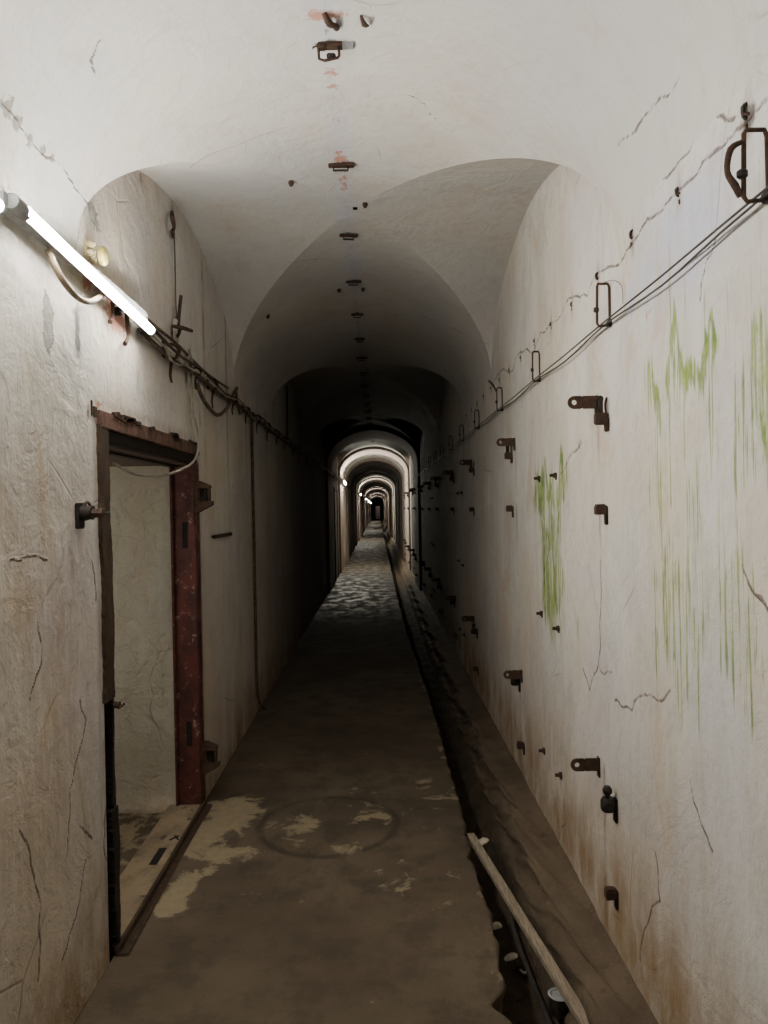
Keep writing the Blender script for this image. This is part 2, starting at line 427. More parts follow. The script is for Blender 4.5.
boxes_algae = [(pbox(XR, 640, 345, 720, 392), 1.), (pbox(XR, 650, 392, 735, 560), .45), (pbox(XR, 652, 560, 705, 690), .6), (pbox(XR, 733, 300, 800, 520), .6),
               (pbox(XR, 700, 560, 760, 700), .5), (pbox(XR, 534, 462, 566, 520), .85), (pbox(XR, 541, 510, 564, 635), .8), (pbox(XR, 574, 612, 582, 640), .7),
               (pbox(XR, 660, 250, 768, 345), .36), (pbox(XR, 690, 640, 705, 720), .7)]
def r_algae(V):
    a = np.zeros(len(V))
    Y = V[:, 1]+.16*(vnoise(V[:, 1]*7, V[:, 2]*4)-.5); Z = V[:, 2]+.5*(vnoise(V[:, 1]*16+9, V[:, 2]*2.2+4)-.5)
    for b, s in boxes_algae: a = np.maximum(a, s*softbox(Y, Z, b, .07))
    k = np.clip((vnoise(V[:, 1]*22, V[:, 2]*3.2+7, 5, .7)-.24)*2.8, 0, 1.2)
    return np.minimum(a*(.55+.5*k), 1)
def r_rust(V):
    Y, Z = V[:, 1], V[:, 2]; a = np.zeros(len(V))
    for y in STN[:6]:
        for z, l, s in ((1.97, .12, .8), (1.88, .12, .7), (1.57, .16, .9), (.62, .2, .9), (.54, .25, 1.), (.23, .22, 1.)):
            a = np.maximum(a, s*np.exp(-((Y-y)/.018)**2)*sstep(Z, z-l*1.6, z-.02)*(1-sstep(Z, z, z+.05)))
    for i in range(16):
        y = 1.59+.36*i; a = np.maximum(a, .9*blob(Y, Z, y, 2.42, .018, .05))
    return a
def r_soot(V):
    Y, Z = V[:, 1], V[:, 2]; a = np.zeros(len(V))
    y, z = R(748, 118); a = np.maximum(a, .75*blob(Y, Z, y, z, .06, .05))
    for i in range(9):
        a = np.maximum(a, .55*blob(Y, Z, 1.59+.36*i, 2.42, .02, .05))
    y, z = R(752, 690); a = np.maximum(a, .5*blob(Y, Z, y, z, .05, .12))
    y, z = R(450, 900); a = np.maximum(a, .0*Y)
    a = np.maximum(a, .30*np.exp(-((Y-3.55)/.12)**2)*(1-sstep(Z, .2, .8)))
    return a
def r_blue(V):
    Y, Z = V[:, 1], V[:, 2]
    a = .55*softbox(Y, Z, pbox(XR, 640, 185, 745, 300), .12)
    y, z = R(631, 300); a = np.maximum(a, 1.6*blob(Y, Z, y, z, .035, .05))
    return np.minimum(a, 1.6)
def r_pink(V):
    y, z = R(648, 312); return .75*blob(V[:, 1], V[:, 2], y, z, .05, .03)
zero = lambda V: np.zeros(len(V))
def low_fn(top, k): return lambda V: k*(1-sstep(V[:, 2], 0, top))**1.3
def r_low(V):
    Z = V[:, 2]; return np.clip(.8*(1-sstep(Z, -.05, .7))+.4*(1-sstep(Z, .1, 1.3)), 0, 1)
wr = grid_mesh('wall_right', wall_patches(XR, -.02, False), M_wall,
    dict(algae=r_algae, rust=r_rust, soot=r_soot, blue=r_blue, pink=r_pink, grey=lambda V: .5*blob(V[:, 1], V[:, 2], *R(580, 440), .08, .06),
         low=r_low, crack=lambda V: polydist(V[:, 1], V[:, 2], r_cracks)))
tag(wr, 'whitewashed right hand wall streaked with green algae above the drainage channel', kind='structure')

# -- left wall wear
l_cracks = [[L_(30, 700), L_(42, 660), L_(38, 620)], [L_(80, 700), L_(86, 720), L_(70, 790), L_(66, 860)], [L_(80, 825), L_(92, 838)], [L_(62, 960), L_(80, 900), L_(86, 860)],
            [L_(10, 560), L_(30, 556), L_(48, 560)], [L_(20, 830), L_(40, 900), L_(38, 980)], [L_(108, 800), L_(104, 840), L_(110, 880)], [L_(92, 560), L_(96, 600)],
            [L_(14, 90), L_(40, 135), L_(60, 162), L_(78, 190), L_(88, 205)], [L_(0, 96), L_(10, 112), L_(30, 140), L_(44, 150)]]
def l_grey(V):
    Y, Z = V[:, 1], V[:, 2]
    a = 1.3*blob(Y, Z, *L_(48, 322), .035, .09)
    a = np.maximum(a, .85*blob(Y, Z, *L_(14, 112), .07, .03)); a = np.maximum(a, .75*blob(Y, Z, *L_(34, 145), .05, .02))
    return np.maximum(a, .55*softbox(Y, Z, pbox(XL, 80, 185, 105, 240), .08))
def l_pink(V):
    Y, Z = V[:, 1], V[:, 2]
    a = 1.0*blob(Y, Z, *L_(118, 318), .16, .09); a = np.maximum(a, 1.0*blob(Y, Z, *L_(88, 280), .07, .05))
    a = np.maximum(a, .35*softbox(Y, Z, (4.22, 4.34, 1.6, 2.3), .03))
    return np.maximum(a, .6*blob(Y, Z, *L_(100, 405), .1, .03))
def l_soot(V):
    Y, Z = V[:, 1], V[:, 2]
    a = .85*blob(Y, Z, *L_(78, 335), .045, .16); a = np.maximum(a, .7*blob(Y, Z, *L_(130, 330), .04, .07))
    a = np.maximum(a, .75*blob(Y, Z, *L_(186, 375), .06, .12)); a = np.maximum(a, .6*blob(Y, Z, *L_(172, 210), .08, .14))
    a = np.maximum(a, .6*blob(Y, Z, *L_(140, 180), .12, .09)); a = np.maximum(a, .7*blob(Y, Z, *L_(88, 415), .03, .08))
    a = np.maximum(a, .65*blob(Y, Z, *L_(200, 425), .06, .16)); a = np.maximum(a, .5*softbox(Y, Z, pbox(XL, 80, 190, 110, 235), .08))
    a = np.maximum(a, .55*np.exp(-((Z-2.33)/.05)**2)*sstep(Y, 3., 3.6))
    a = np.maximum(a, .8*blob(Y, Z, *L_(217, 508), .02, .02))
    return a
def l_rust(V):
    Y, Z = V[:, 1], V[:, 2]
    a = .45*np.exp(-((Z-1.99)/.03)**2)*sstep(Y, DY0-.1, DY0)*(1-sstep(Y, DY1-.05, DY1))
    a = np.maximum(a, .75*np.exp(-((Y-DY1-.03)/.04)**2)*(1-sstep(Z, 1.9, 2.)))
    a = np.maximum(a, .5*np.exp(-((Y-DY0+.02)/.04)**2)*(1-sstep(Z, 1.9, 2.)))
    a = np.maximum(a, .55*softbox(Y, Z, (1.6, 2.55, .5, 1.9), .15)*.5)
    a = np.maximum(a, .6*blob(Y, Z, 2.38, 1.45, .05, .12))
    for y in (4.27, 4.9, 5.6, 6.6): a = np.maximum(a, .8*np.exp(-((Y-y)/.025)**2)*sstep(Z, 1.5, 2.3))
    return a
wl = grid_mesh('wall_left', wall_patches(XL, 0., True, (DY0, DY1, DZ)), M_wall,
    dict(algae=zero, rust=l_rust, soot=l_soot, blue=zero, pink=l_pink, grey=l_grey,
         low=lambda V: np.clip(.85*(1-sstep(V[:, 2], -.05, .5))+.22*(1-sstep(V[:, 2], .2, 2.2)), 0, 1), crack=lambda V: polydist(V[:, 1], V[:, 2], l_cracks)))
tag(wl, 'whitewashed left hand wall with cracked and rust streaked plaster around a doorway', kind='structure')

# -- ceiling: barrel lengths and groined bays
cp = []
for n in range(N0-1, N1):
    b0, b1 = bay(n); y0, y1 = b1, B0+PER*(n+1)
    near = -1 < y1 and y0 < 9
    if y1 > YS:
        ta = np.linspace(-math.pi/2, math.pi/2, 90 if near else 40)
        if near: ta = np.linspace(-math.pi/2, math.pi/2, 260 if n == -1 else 140)
        ys = np.linspace(y0, y1, (180 if n == -1 else 60) if near else 8)
        G = np.zeros((len(ta), len(ys), 3)); S = np.sin(ta)
        G[..., 0] = (XC+HW*S)[:, None]; G[..., 1] = ys[None, :]; G[..., 2] = (SPR+RISE*np.array([prof(s) for s in S]))[:, None]
        cp.append((G, False))
    if n < N0: continue
    mid, hl = (b0+b1)/2, BL/2
    near = n in (-1, 0, 1); K = 120 if near else 36; J = 60 if near else 8
    S = np.sin(np.linspace(-math.pi/2, math.pi/2, K)); Hh = SPR+RISE*np.array([prof(s) for s in S])
    jj = np.linspace(0, 1, J)
    for sg in (-1, 1):
        G = np.zeros((K, J, 3)); tt = sg*(1+(np.abs(S)-1)[:, None]*jj[None, :])       # barrel web: from bay edge to diagonal
        G[..., 0] = (XC+HW*S)[:, None]; G[..., 1] = mid+hl*tt; G[..., 2] = Hh[:, None]
        cp.append((G, sg > 0))
        G = np.zeros((K, J, 3)); G[..., 1] = (mid+hl*S)[:, None]; G[..., 0] = XC+HW*tt; G[..., 2] = Hh[:, None]
        cp.append((G, sg < 0))
CLX = -.135
YB = [2.47+.85*i for i in range(16)]
def c_pink(V):
    X, Y = V[:, 0], V[:, 1]; a = np.zeros(len(V))
    for y, s, rx, ry in ((2.32, .85, .09, .04), (2.95, .85, .03, .05), (3.30, .95, .04, .12), (3.5, .9, .03, .14), (2.62, .75, .06, .05), (2.72, .7, .04, .03)): a = np.maximum(a, s*blob(X, Y, CLX, y, rx, ry))
    return a
def c_soot(V):
    X, Y = V[:, 0], V[:, 1]; a = np.zeros(len(V))
    for y in YB: a = np.maximum(a, .95*blob(X, Y, CLX, y, .07, .04))
    a = np.maximum(a, .6*np.exp(-((X-CLX)/.02)**2))
    P = ony(270, 315, 4.1)
    return a
def c_blue(V): return .3*np.exp(-((V[:, 0]-CLX)/.05)**2)
def c_grey(V):
    a = np.zeros(len(V))
    for px, py, r, q in ((6, 106, .035, .9), (16, 122, .03, .85), (30, 140, .025, .85), (42, 150, .022, .8), (52, 158, .02, .7), (360, 268, .03, .4)):
        p = vault(px, py); a = np.maximum(a, q*np.exp(-((V[:, 0]-p.x)**2+(V[:, 1]-p.y)**2+(V[:, 2]-p.z)**2)/r**2))
    return a
def c_crackfn(V):
    AS = lambda x: HW*np.arcsin(np.clip((x-XC)/HW, -1, 1))
    return polydist(V[:, 1], AS(V[:, 0]), [[(vault(*p).y, float(AS(vault(*p).x))) for p in pl] for pl in ([(0, 98), (12, 112), (24, 133), (38, 150), (55, 160), (68, 178), (78, 192), (88, 206)], [(618, 145), (640, 122), (652, 106), (680, 75)], [(100, 40), (90, 60), (94, 74)], [(405, 92), (425, 104), (440, 124)])])
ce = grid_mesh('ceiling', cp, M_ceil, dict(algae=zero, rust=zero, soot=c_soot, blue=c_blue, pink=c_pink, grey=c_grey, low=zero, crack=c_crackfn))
tag(ce, 'pale plastered groin vaulted ceiling running down the tunnel', kind='structure')

# -- projecting transverse arches further in
NB = 10
tn = 1
for n in range(2, 24):
    y0, y1 = bay(n)[1], B0+PER*(n+1)
    ins = .045
    xs = []
    zs = []
    out, inn = [], []
    for s in [-1]+list(np.sin(np.linspace(-math.pi/2, math.pi/2, 41)))+[1]:
        pass
    Sx = np.sin(np.linspace(-math.pi/2, math.pi/2, 41))
    inn = [(XL+ins, 0.)]+[(XC+(HW-ins)*s, SPR-.02+(RISE-ins)*prof(s)) for s in Sx]+[(XR-ins, .0)]
    outp = [(XL-.03, 0.)]+[(XC+(HW+.03)*s, SPR-.02+(RISE+.05)*prof(s)) for s in Sx]+[(XR+.03, .0)]
    mb = MB(); K = len(inn)
    vs = [(p, y, q) for y in (y0, y1) for (p, q) in inn]+[(p, y, q) for y in (y0, y1) for (p, q) in outp]
    fs = []
    for k in range(K-1):
        fs += [(k, k+1, K+k+1, K+k), (k, 2*K+k, 2*K+k+1, k+1), (K+k, K+k+1, 3*K+k+1, 3*K+k)]
    mb.add(vs, fs)
    o = link('trim_%d' % tn, mb.mesh('transverse_arch', smooth=True), M_wall); tag(o, kind='structure'); tn += 1

# -- floor slab with ragged gutter edge
def slab_edge(y):
    e = np.interp(y, [-9, 1.5, 2.3, 4, 6, 9.7, 14, 120], [.36, .36, .385, .405, .40, .335, .31, .30])
    return e+.004*np.sin(y*5.1)+.003*np.sin(y*23.7+1)+.0025*np.sin(y*61)+.002*np.sin(y*97+2)-.05*np.exp(-((y-2.37)/.05)**2)-.03*np.exp(-((y-1.9)/.1)**2)+.012*np.exp(-((y-2.85)/.2)**2)-.012*np.exp(-((y-3.35)/.03)**2)
ys = np.concatenate([np.linspace(YS, 1, 40), np.linspace(1.02, 7, 420), np.linspace(7.05, 16, 160), np.linspace(16.3, YE, 200)])
us = np.linspace(0, 1, 110)
E = slab_edge(ys)
G = np.zeros((len(ys), len(us)+4, 3)); G[..., 1] = ys[:, None]
G[:, :len(us), 0] = XL+(E[:, None]-XL)*us[None, :]
G[:, :len(us), 2] = .004*np.sin(G[:, :len(us), 0]*5)*np.sin(G[:, :len(us), 1]*2.3)
for k, (dx, dz) in enumerate(((.006, -.012), (-.004, -.05), (.0, -.11), (-.01, -.28))):
    G[:, len(us)+k, 0] = E+dx+.006*np.sin(ys*31+k*2); G[:, len(us)+k, 2] = dz
rc = onz(329, 824, 0)
def f_patch(V):
    X, Y = V[:, 0], V[:, 1]; a = np.full(len(V), -.16)
    for px, py, rx, ry, s in ((232, 812, .15, .17, 1.0), (205, 835, .13, .2, .9), (178, 895, .06, .2, .9), (215, 860, .07, .14, .7), (245, 855, .12, .1, .45), (292, 825, .14, .2, .55), (370, 812, .14, .16, .5), (340, 845, .12, .1, .5),
                              (400, 880, .1, .15, .42), (435, 880, .12, .1, .4), (350, 900, .3, .1, .25), (380, 790, .2, .2, .3), (430, 800, .1, .5, .38), (445, 900, .08, .3, .35), (230, 900, .2, .1, .2), (262, 760, .1, .2, .3), (350, 740, .3, .5, .1)):
        p = onz(px, py, 0); a = np.maximum(a, s*blob(X, Y, p.x, p.y, rx*1.3, ry*1.3)-.05)
    E_ = slab_edge(Y); a = np.maximum(a, .26*np.exp(-((X-E_)/.05)**2))
    return a
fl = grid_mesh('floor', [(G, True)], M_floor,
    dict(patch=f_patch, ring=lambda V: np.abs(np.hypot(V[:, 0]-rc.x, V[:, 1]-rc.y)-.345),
         wet_shade=lambda V: np.clip(sstep(V[:, 1], 9.0, 13), 0, 1)))  # reach of the wetness and of the painted floor shade
tag(fl, 'worn brown concrete walkway with a ragged edge beside the channel', kind='structure')

# -- drainage channel bottom and the ledge along the right wall
G = np.zeros((len(ys), 8, 3)); G[..., 1] = ys[:, None]
gx = [.20, .36, .42, .48, .54, .58, .61, .66]
for k, x in enumerate(gx):
    G[:, k, 0] = x; G[:, k, 2] = -.27+.012*np.sin(ys*7+k*2.1)+.01*np.sin(ys*17+k)+(.02 if k > 4 else 0)
ch = grid_mesh('trim_%d' % tn, [(G, True)], M_gutter, {}); tn += 1
tag(ch, 'dark silted bottom of the drainage channel', kind='structure')
prf_ = [(.585, -.30), (.59, -.25), (.605, -.17), (.618, -.125), (.632, -.11), (.642, -.06), (.655, -.012), (.668, .0), (.70, .008), (.75, .012), (.80, .02), (.825, .06)]
sub = []
for a, b in zip(prf_[:-1], prf_[1:]):
    for k in range(3): sub.append((a[0]+(b[0]-a[0])*k/3, a[1]+(b[1]-a[1])*k/3))
sub.append(prf_[-1])
G = np.zeros((len(ys), len(sub), 3)); G[..., 1] = ys[:, None]
for k, (x, z) in enumerate(sub):
    w = math.sin(min(1, k/len(sub))*math.pi)
    G[:, k, 0] = x+w*(.010*np.sin(ys*5.3+k*.6)+.006*np.sin(ys*19+k)+.004*np.sin(ys*47+k*1.7)); G[:, k, 2] = z+w*(.006*np.sin(ys*8.9+k)+.004*np.sin(ys*29+k*2))
ld = grid_mesh('trim_%d' % tn, [(G, True)], M_ledge, {}); tn += 1
tag(ld, 'rough damp concrete ledge along the foot of the right wall', kind='structure')

# -- ends of the tunnel
mb = MB(); mb.box((XC, YS-.1, 1.5), (2.6, .2, 4)); o = link('wall_back', mb.mesh('wall_back'), M_wall); tag(o, kind='structure')
dx0, dx1 = -.36, .30
mb = MB(); mb.box(((XL-.3+dx0)/2, YE+.1, 1.6), (dx0-XL+.3, .2, 4)); mb.box(((XR+.3+dx1)/2, YE+.1, 1.6), (XR+.3-dx1, .2, 4)); mb.box(((dx0+dx1)/2, YE+.1, 2.75), (dx1-dx0, .2, 1.7)); mb.box(((dx0+dx1)/2, YE+.1, -.2), (dx1-dx0, .2, .4))
o = link('wall_end', mb.mesh('wall_end'), M_wall); tag(o, kind='structure')
mb = MB(); mb.box((0, YE+2.5, 1.4), (2.6, .1, 3.4)); mb.box((-1.3, YE+1.3, 1.4), (.1, 2.4, 3.4)); mb.box((1.3, YE+1.3, 1.4), (.1, 2.4, 3.4)); mb.box((0, YE+1.3, 3.1), (2.6, 2.4, .1)); mb.box((0, YE+1.3, -.05), (2.6, 2.4, .1))
o = link('wall_beyond', mb.mesh('wall_beyond'), M_wall); tag(o, kind='structure')
pl = bpy.data.lights.new('passage_fill', 'POINT'); pl.energy = 10; pl.shadow_soft_size = .25; pl.color = (1, .96, .86); po = bpy.data.objects.new('passage_fill', pl); C.objects.link(po); po.location = (-2.2, 2.85, 1.55)  # added fill, unseen and without a fixture, brightens the passage wall
ld_ = bpy.data.lights.new('far_room_light', 'POINT'); ld_.energy = 14; ld_.shadow_soft_size = .1; lo = bpy.data.objects.new('far_room_light', ld_); C.objects.link(lo); lo.location = (.7, YE+1.0, 2.3)

# -- side passage behind the doorway
IY = 3.995
def inner_grid(name, G, flip, k=0.):
    o = grid_mesh(name, [(G, flip)], M_inner, dict(algae=zero, rust=zero, soot=zero, blue=zero, pink=zero, grey=zero, low=lambda V: k*(1-sstep(V[:, 2], 0, .5)), crack=lambda V: np.ones(len(V))))
    return tag(o, kind='structure')
A, B = np.linspace(XL-.122, -3.2, 120), np.linspace(-.02, 1.86, 110)
G = np.zeros((120, 110, 3)); G[..., 0] = A[:, None]; G[..., 2] = B[None, :]
G[..., 1] = IY+.006*np.sin(A*9)[:, None]+.008*np.sin(B*7)[None, :]-.03*np.exp(-((B-0)/.05)**2)[None, :]*(1+.4*np.sin(A*14))[:, None]
inner_grid('wall_passage_far', G, False, .35)
mb = MB(); mb.box((-2.15, DY0-.06, .92), (2.05, .1, 1.88)); o = link('wall_passage_near', mb.mesh('w'), M_inner); tag(o, kind='structure')
mb = MB(); mb.box((-3.2, 3.3, .92), (.1, 1.5, 1.88)); o = link('wall_passage_end', mb.mesh('w'), M_inner); tag(o, kind='structure')
mb = MB(); mb.box((-2.12, 3.3, 1.90), (2.2, 1.5, .1)); o = link('ceiling.001', mb.mesh('c'), M_inner); tag(o, kind='structure')
A, B = np.linspace(-3.25, XL-.15, 80), np.linspace(DY0-.05, IY+.03, 60)
G = np.zeros((80, 60, 3)); G[..., 0] = A[:, None]; G[..., 1] = B[None, :]; G[..., 2] = .006*np.sin(A*7)[:, None]*np.cos(B*9)[None, :]-.012
o = grid_mesh('floor.001', [(G, False)], M_floor, dict(patch=lambda V: np.full(len(V), .42), ring=lambda V: np.ones(len(V)), wet_shade=zero)); tag(o, kind='structure')

# ------------------------------------------------------------------ steel door frame
door = thing('door_1', (XL, (DY0+DY1)/2, 0), 'rusty red steel door frame set in the left wall, opening onto a bare side passage', None)
door['kind'] = 'structure'
if 'category' in door: del door['category']
oy = (DY0+DY1)/2
def wavy_strip(y0, y1, x0, x1, z0, z1, seed, amp=.006, n=60):
    """upright bar with eaten, uneven edges"""
    r = random.Random(seed); mb = MB(); vs = []
    a = [r.uniform(-1, 1) for _ in range(4)]
    for i in range(n+1):
        z = z0+(z1-z0)*i/n
        e0 = amp*(math.sin(z*7+a[0])+.6*math.sin(z*19+a[1])+.4*r.uniform(-1, 1)); e1 = amp*(math.sin(z*6+a[2])+.6*math.sin(z*23+a[3])+.4*r.uniform(-1, 1))
        vs += [(x0, y0+e0-oy, z), (x1, y0+e0-oy, z), (x1, y1+e1-oy, z), (x0, y1+e1-oy, z)]
    fs = [(0, 3, 2, 1), (4*n, 4*n+1, 4*n+2, 4*n+3)]
    for i in range(n):
        for k in range(4): fs.append((4*i+k, 4*i+(k+1) % 4, 4*i+4+(k+1) % 4, 4*i+4+k))
    return mb.add(vs, fs)
j = wavy_strip(DY0-.012, DY0+.072, -.11, .014, .93, DZ-.05, 1, .008).part('jamb', M_jamb, door, label='near jamb, flaking brown rust')
wavy_strip(DY0+.060, DY0+.082, -.11, .006, .5, .96, 5, .004).part('jamb_strip', M_iron, door, label='thin blackened strip of the near jamb')
wavy_strip(DY0+.035, DY0+.085, -.11, .012, -.005, .53, 2, .008).part('jamb_foot', M_iron, door, label='blackened lower end of the near jamb')
MB().tube([(.012, DY0+.06-oy, .905), (.035, DY0+.06-oy, .905)], .012, 10).tube([(.033, DY0+.05-oy, .895), (.04, DY0+.09-oy, .90)], .005, 6).part('catch_pin', M_rust, j)
# far jamb: channel with face towards the camera and slots
fj = MB().box((-.055, DY1-.064-oy, (DZ-.1)/2), (.118, .03, DZ-.1), bev=.002).box((.006, DY1-.035-oy, (DZ-.1)/2), (.010, .07, DZ-.1), bev=.003).box((-.118, DY1-.08-oy, (DZ-.1)/2), (.014, .03, DZ-.1), bev=.003).part('jamb', M_red, door, label='far jamb in chipped red oxide paint')
for zc, h in ((1.475, .14), (.41, .13)):
    MB().box((-.05, DY1-.080-oy, zc), (.028, .006, h)).part('lock_slot', M_hole, fj)
    MB().box((-.05, DY1-.0785-oy, zc), (.036, .003, h+.01)).part('slot_rim', M_red, fj)
hd = MB().box((-.04, 0, DZ-.03), (.11, DY1-DY0+.02, .062), bev=.004).part('lintel', M_headrust, door, label='rust blistered lintel beam')
MB().box((-.05, .02, DZ-.083), (.09, DY1-DY0-.08, .045), bev=.004).box((-.11, .02, DZ-.10), (.05, DY1-DY0-.10, .05), bev=.003).part('door_stop', M_iron, hd, label='dark inner rebate under the lintel')
r = random.Random(3)
mb = MB()
for i in range(14):
    y = r.uniform(-.6, .62); mb.box((.012, y, DZ+.001+r.uniform(-.01, .004)), (.012, r.uniform(.03, .12), r.uniform(.01, .025)), rx=r.uniform(-.2, .2), bev=.003)
mb.part('rust_flakes', M_rust, hd)
MB().box((-.03, DY0-.03-oy, DZ-.01), (.07, .04, .05), bev=.006).box((-.01, DY0-.06-oy, DZ-.0), (.03, .012, .06), bev=.004).part('lintel_anchor', M_rust, hd)
# sill
sl = MB().box((-.080, .02, .010), (.17, DY1-DY0-.10, .036), bev=.003).part('sill', M_plank, door, label='dusty steel threshold plate')
t = NT('dusty_threshold_plate')
col = t.mix(t.rmp(t.noise(5, 6, .7), .4, .6), (.27, .21, .13), (.17, .13, .085)); col = t.mix(t.rmp(t.noise(11, 6, .7), .58, .68), col, (.04, .035, .028))
M_sill = t.out(col, .8, t.bump(t.noise(40, 5), .003, .6)); sl.data.materials[0] = M_sill
MB().box((.012, .01, .008), (.016, DY1-DY0-.06, .05), bev=.003).box((.030, .01, -.006), (.05, DY1-DY0-.06, .026), bev=.005).part('sill_edge', M_jamb, sl, label='dark steel lip of the threshold')
p = onz(158, 856, .03)
MB().box((p.x-XL, p.y-oy, .0285), (.035, .16, .004)).part('latch_slot', M_hole, sl)
p = onz(175, 838, .03)
MB().tube([(p.x-XL-.02, p.y-oy-.02, .03), (p.x-XL+.01, p.y-oy+.02, .031)], .004, 6).tube([(p.x-XL-.01, p.y-oy+.03, .03), (p.x-XL+.02, p.y-oy-.02, .031)], .004, 6).part('tie_wire', M_iron, sl)

# cast hinge brackets of the missing door
def hinge(name_label, z):
    h = thing('hinge_bracket', (XL, DY1-.05-(.03 if z > 1 else 0), z), name_label, 'hinge')
    # two wedge lugs with a pin box between them (profile in x,z extruded along y)
    MB().prism([(-.0, .075), (.0, .035), (.085, .035), (.085, .05), (.03, .075)], 'Y', .0, .055).part('upper_lug', M_rust, h)
    MB().prism([(.0, -.095), (.0, -.035), (.095, -.035), (.095, -.055), (.02, -.095)], 'Y', .0, .055).part('lower_lug', M_rust, h)
    MB().box((.015, .0275, 0), (.03, .055, .075), bev=.004).box((.05, .045, .0), (.05, .012, .07)).box((.078, .0275, 0), (.01, .04, .07), bev=.002).part('web', M_rust, h)
    MB().tube([(.058, .025, -.04), (.058, .025, .04)], .009, 10).part('pin', M_iron, h)
    MB().box((.003, .02, -.01), (.006, .09, .30), bev=.002).part('wall_plate', M_rust, h)
p = onx(200, 492, XL)
hinge('rusty iron hinge bracket beside the top of the red door frame', 1.69)
hinge('rusty iron hinge bracket low beside the foot of the red door frame', .27)

# bell-push like bolt left of the doorway
p = onx(78, 516, XL)
k = thing('door_lock_bolt', p, 'black iron bolt on a square plate left of the doorway', 'bolt')
MB().box((.006, .0, 0), (.012, .055, .085), bev=.003).part('back_plate', M_iron, k)
MB().lathe([(.024, 0), (.027, .012), (.022, .03), (.024, .04)], (.01, 0, .01), 'X', 16).part('collar', M_iron, k, True)
MB().lathe([(.017, 0), (.017, .02), (.02, .024), (.02, .034), (.012, .038)], (.048, 0, .008), 'X', 6).part('nut', M_rust, k)
MB().tube([(.08, 0, .008), (.105, .004, .01)], .003, 8).part('pin', M_iron, k)
MB().tube([(.02, -.01, .03), (.03, .005, .045), (.035, .02, .03)], .005, 8, 3).part('clip', M_rust, k, True)

# small bar on the wall right of the doorway
a, b = onx(211, 538, XL), onx(229, 533, XL)
k = thing('wall_rail', (XL, (a.y+b.y)/2, (a.z+b.z)/2), 'short rusty horizontal bar fixed to the left wall just past the doorway', 'rail')
hl_ = (b.y-a.y)/2
MB().box((.018, 0, 0), (.008, 2*hl_, .022), bev=.002).part('bar', M_rust, k)
for q in (-hl_+.02, hl_-.02): MB().tube([(0, q, 0), (.024, q, 0)], .007, 8).part('stud', M_iron, k)

# ------------------------------------------------------------------ lamps
def lamp(y0, z0, z1, label, grp=None):
    L = 1.20
    k = thing('tube_lamp', (XL, y0, z0), label, 'lamp', grp)
    dz = z1-z0
    P = lambda y, x, z: (x, y, z+dz*y/L)
    MB().prism([(.026, -.020), (.056, -.015), (.056, .015), (.026, .020)], 'Y', 0.02, L-.01).part('housing', M_grey, k)
    MB().tube([P(.10, .068, 0), P(L-.02, .068, 0)], .0175, 18, cap=True).part('tube', M_tube, k, True)
    tb = [c for c in k.children if c.name.split('.')[0] == 'tube'][0].data
    tb.materials.append(M_back)
    for p_ in tb.polygons:
        if p_.normal.x < -.25: p_.material_index = 1
    for yy0, yy1 in ((.04, .115), (L-.022, L+.004)):
        MB().tube([P(yy0, .064, 0), P(yy1, .064, 0)], .0205 if yy0 < .5 else .0185, 16).part('end_cap', M_grey, k, True)
    for yy in (.09, L-.25): MB().box(P(yy, .014, .005), (.03, .02, .03), bev=.003).part('wall_clip', M_iron, k)
    return k
ordn = ['nearest', 'second', 'third', 'fourth', 'fifth', 'sixth', 'seventh', 'eighth', 'ninth', 'tenth', 'eleventh', 'twelfth', 'thirteenth', 'fourteenth', 'fifteenth', 'sixteenth']
lm = lamp(1.86, 2.405, 2.345, 'long lit white tube lamp high on the left wall above the doorway', 'tube lamps along the left wall')
far_tube_mesh = [c for c in lm.children if c.name.split('.')[0] == 'tube'][0].data.copy(); far_tube_mesh.materials[0] = M_tube_far
clone(lm, (XL, .64, 2.415), 'tube lamp at the left photo edge, end to end with the long lit one')
for i, y in enumerate((18.95, 36.6, 54.5, 72.3, 90.)):
    l2 = clone(lm, (XL+.05, y, 2.33), '%s tube lamp from the camera on the left wall, %s down the tunnel' % (ordn[i+1], ['a bright dot', 'a small glow', 'a tiny glow', 'a faint glow', 'the faintest glow'][i]))
    for c in l2.children:
        if c.name.split('.')[0] == 'tube':
            c.data = far_tube_mesh

# ------------------------------------------------------------------ left wall cables and fittings
W = lambda px, py, off=.02: (lambda p: (XL+off, p.y, p.z))(onx(px, py, XL+off))
MB().tube([W(48, 250, .03), W(56, 268, .05), W(66, 285, .06), W(80, 299, .06), W(93, 301, .05), W(106, 290, .03)], .0095, 10, 6).solo('conduit_loop', M_hose, 'thick beige flexible conduit looping below the lit tube lamp', 'cable')
MB().tube([W(70, 262, .012), W(104, 286, .016), W(130, 305, .016), W(160, 330, .018), W(180, 347, .018), W(205, 372, .018), W(228, 388, .018)], .0075, 8, 5).solo('cable', M_conduit, 'brown cable running just under the tube lamp towards the hanging loop', 'cable')
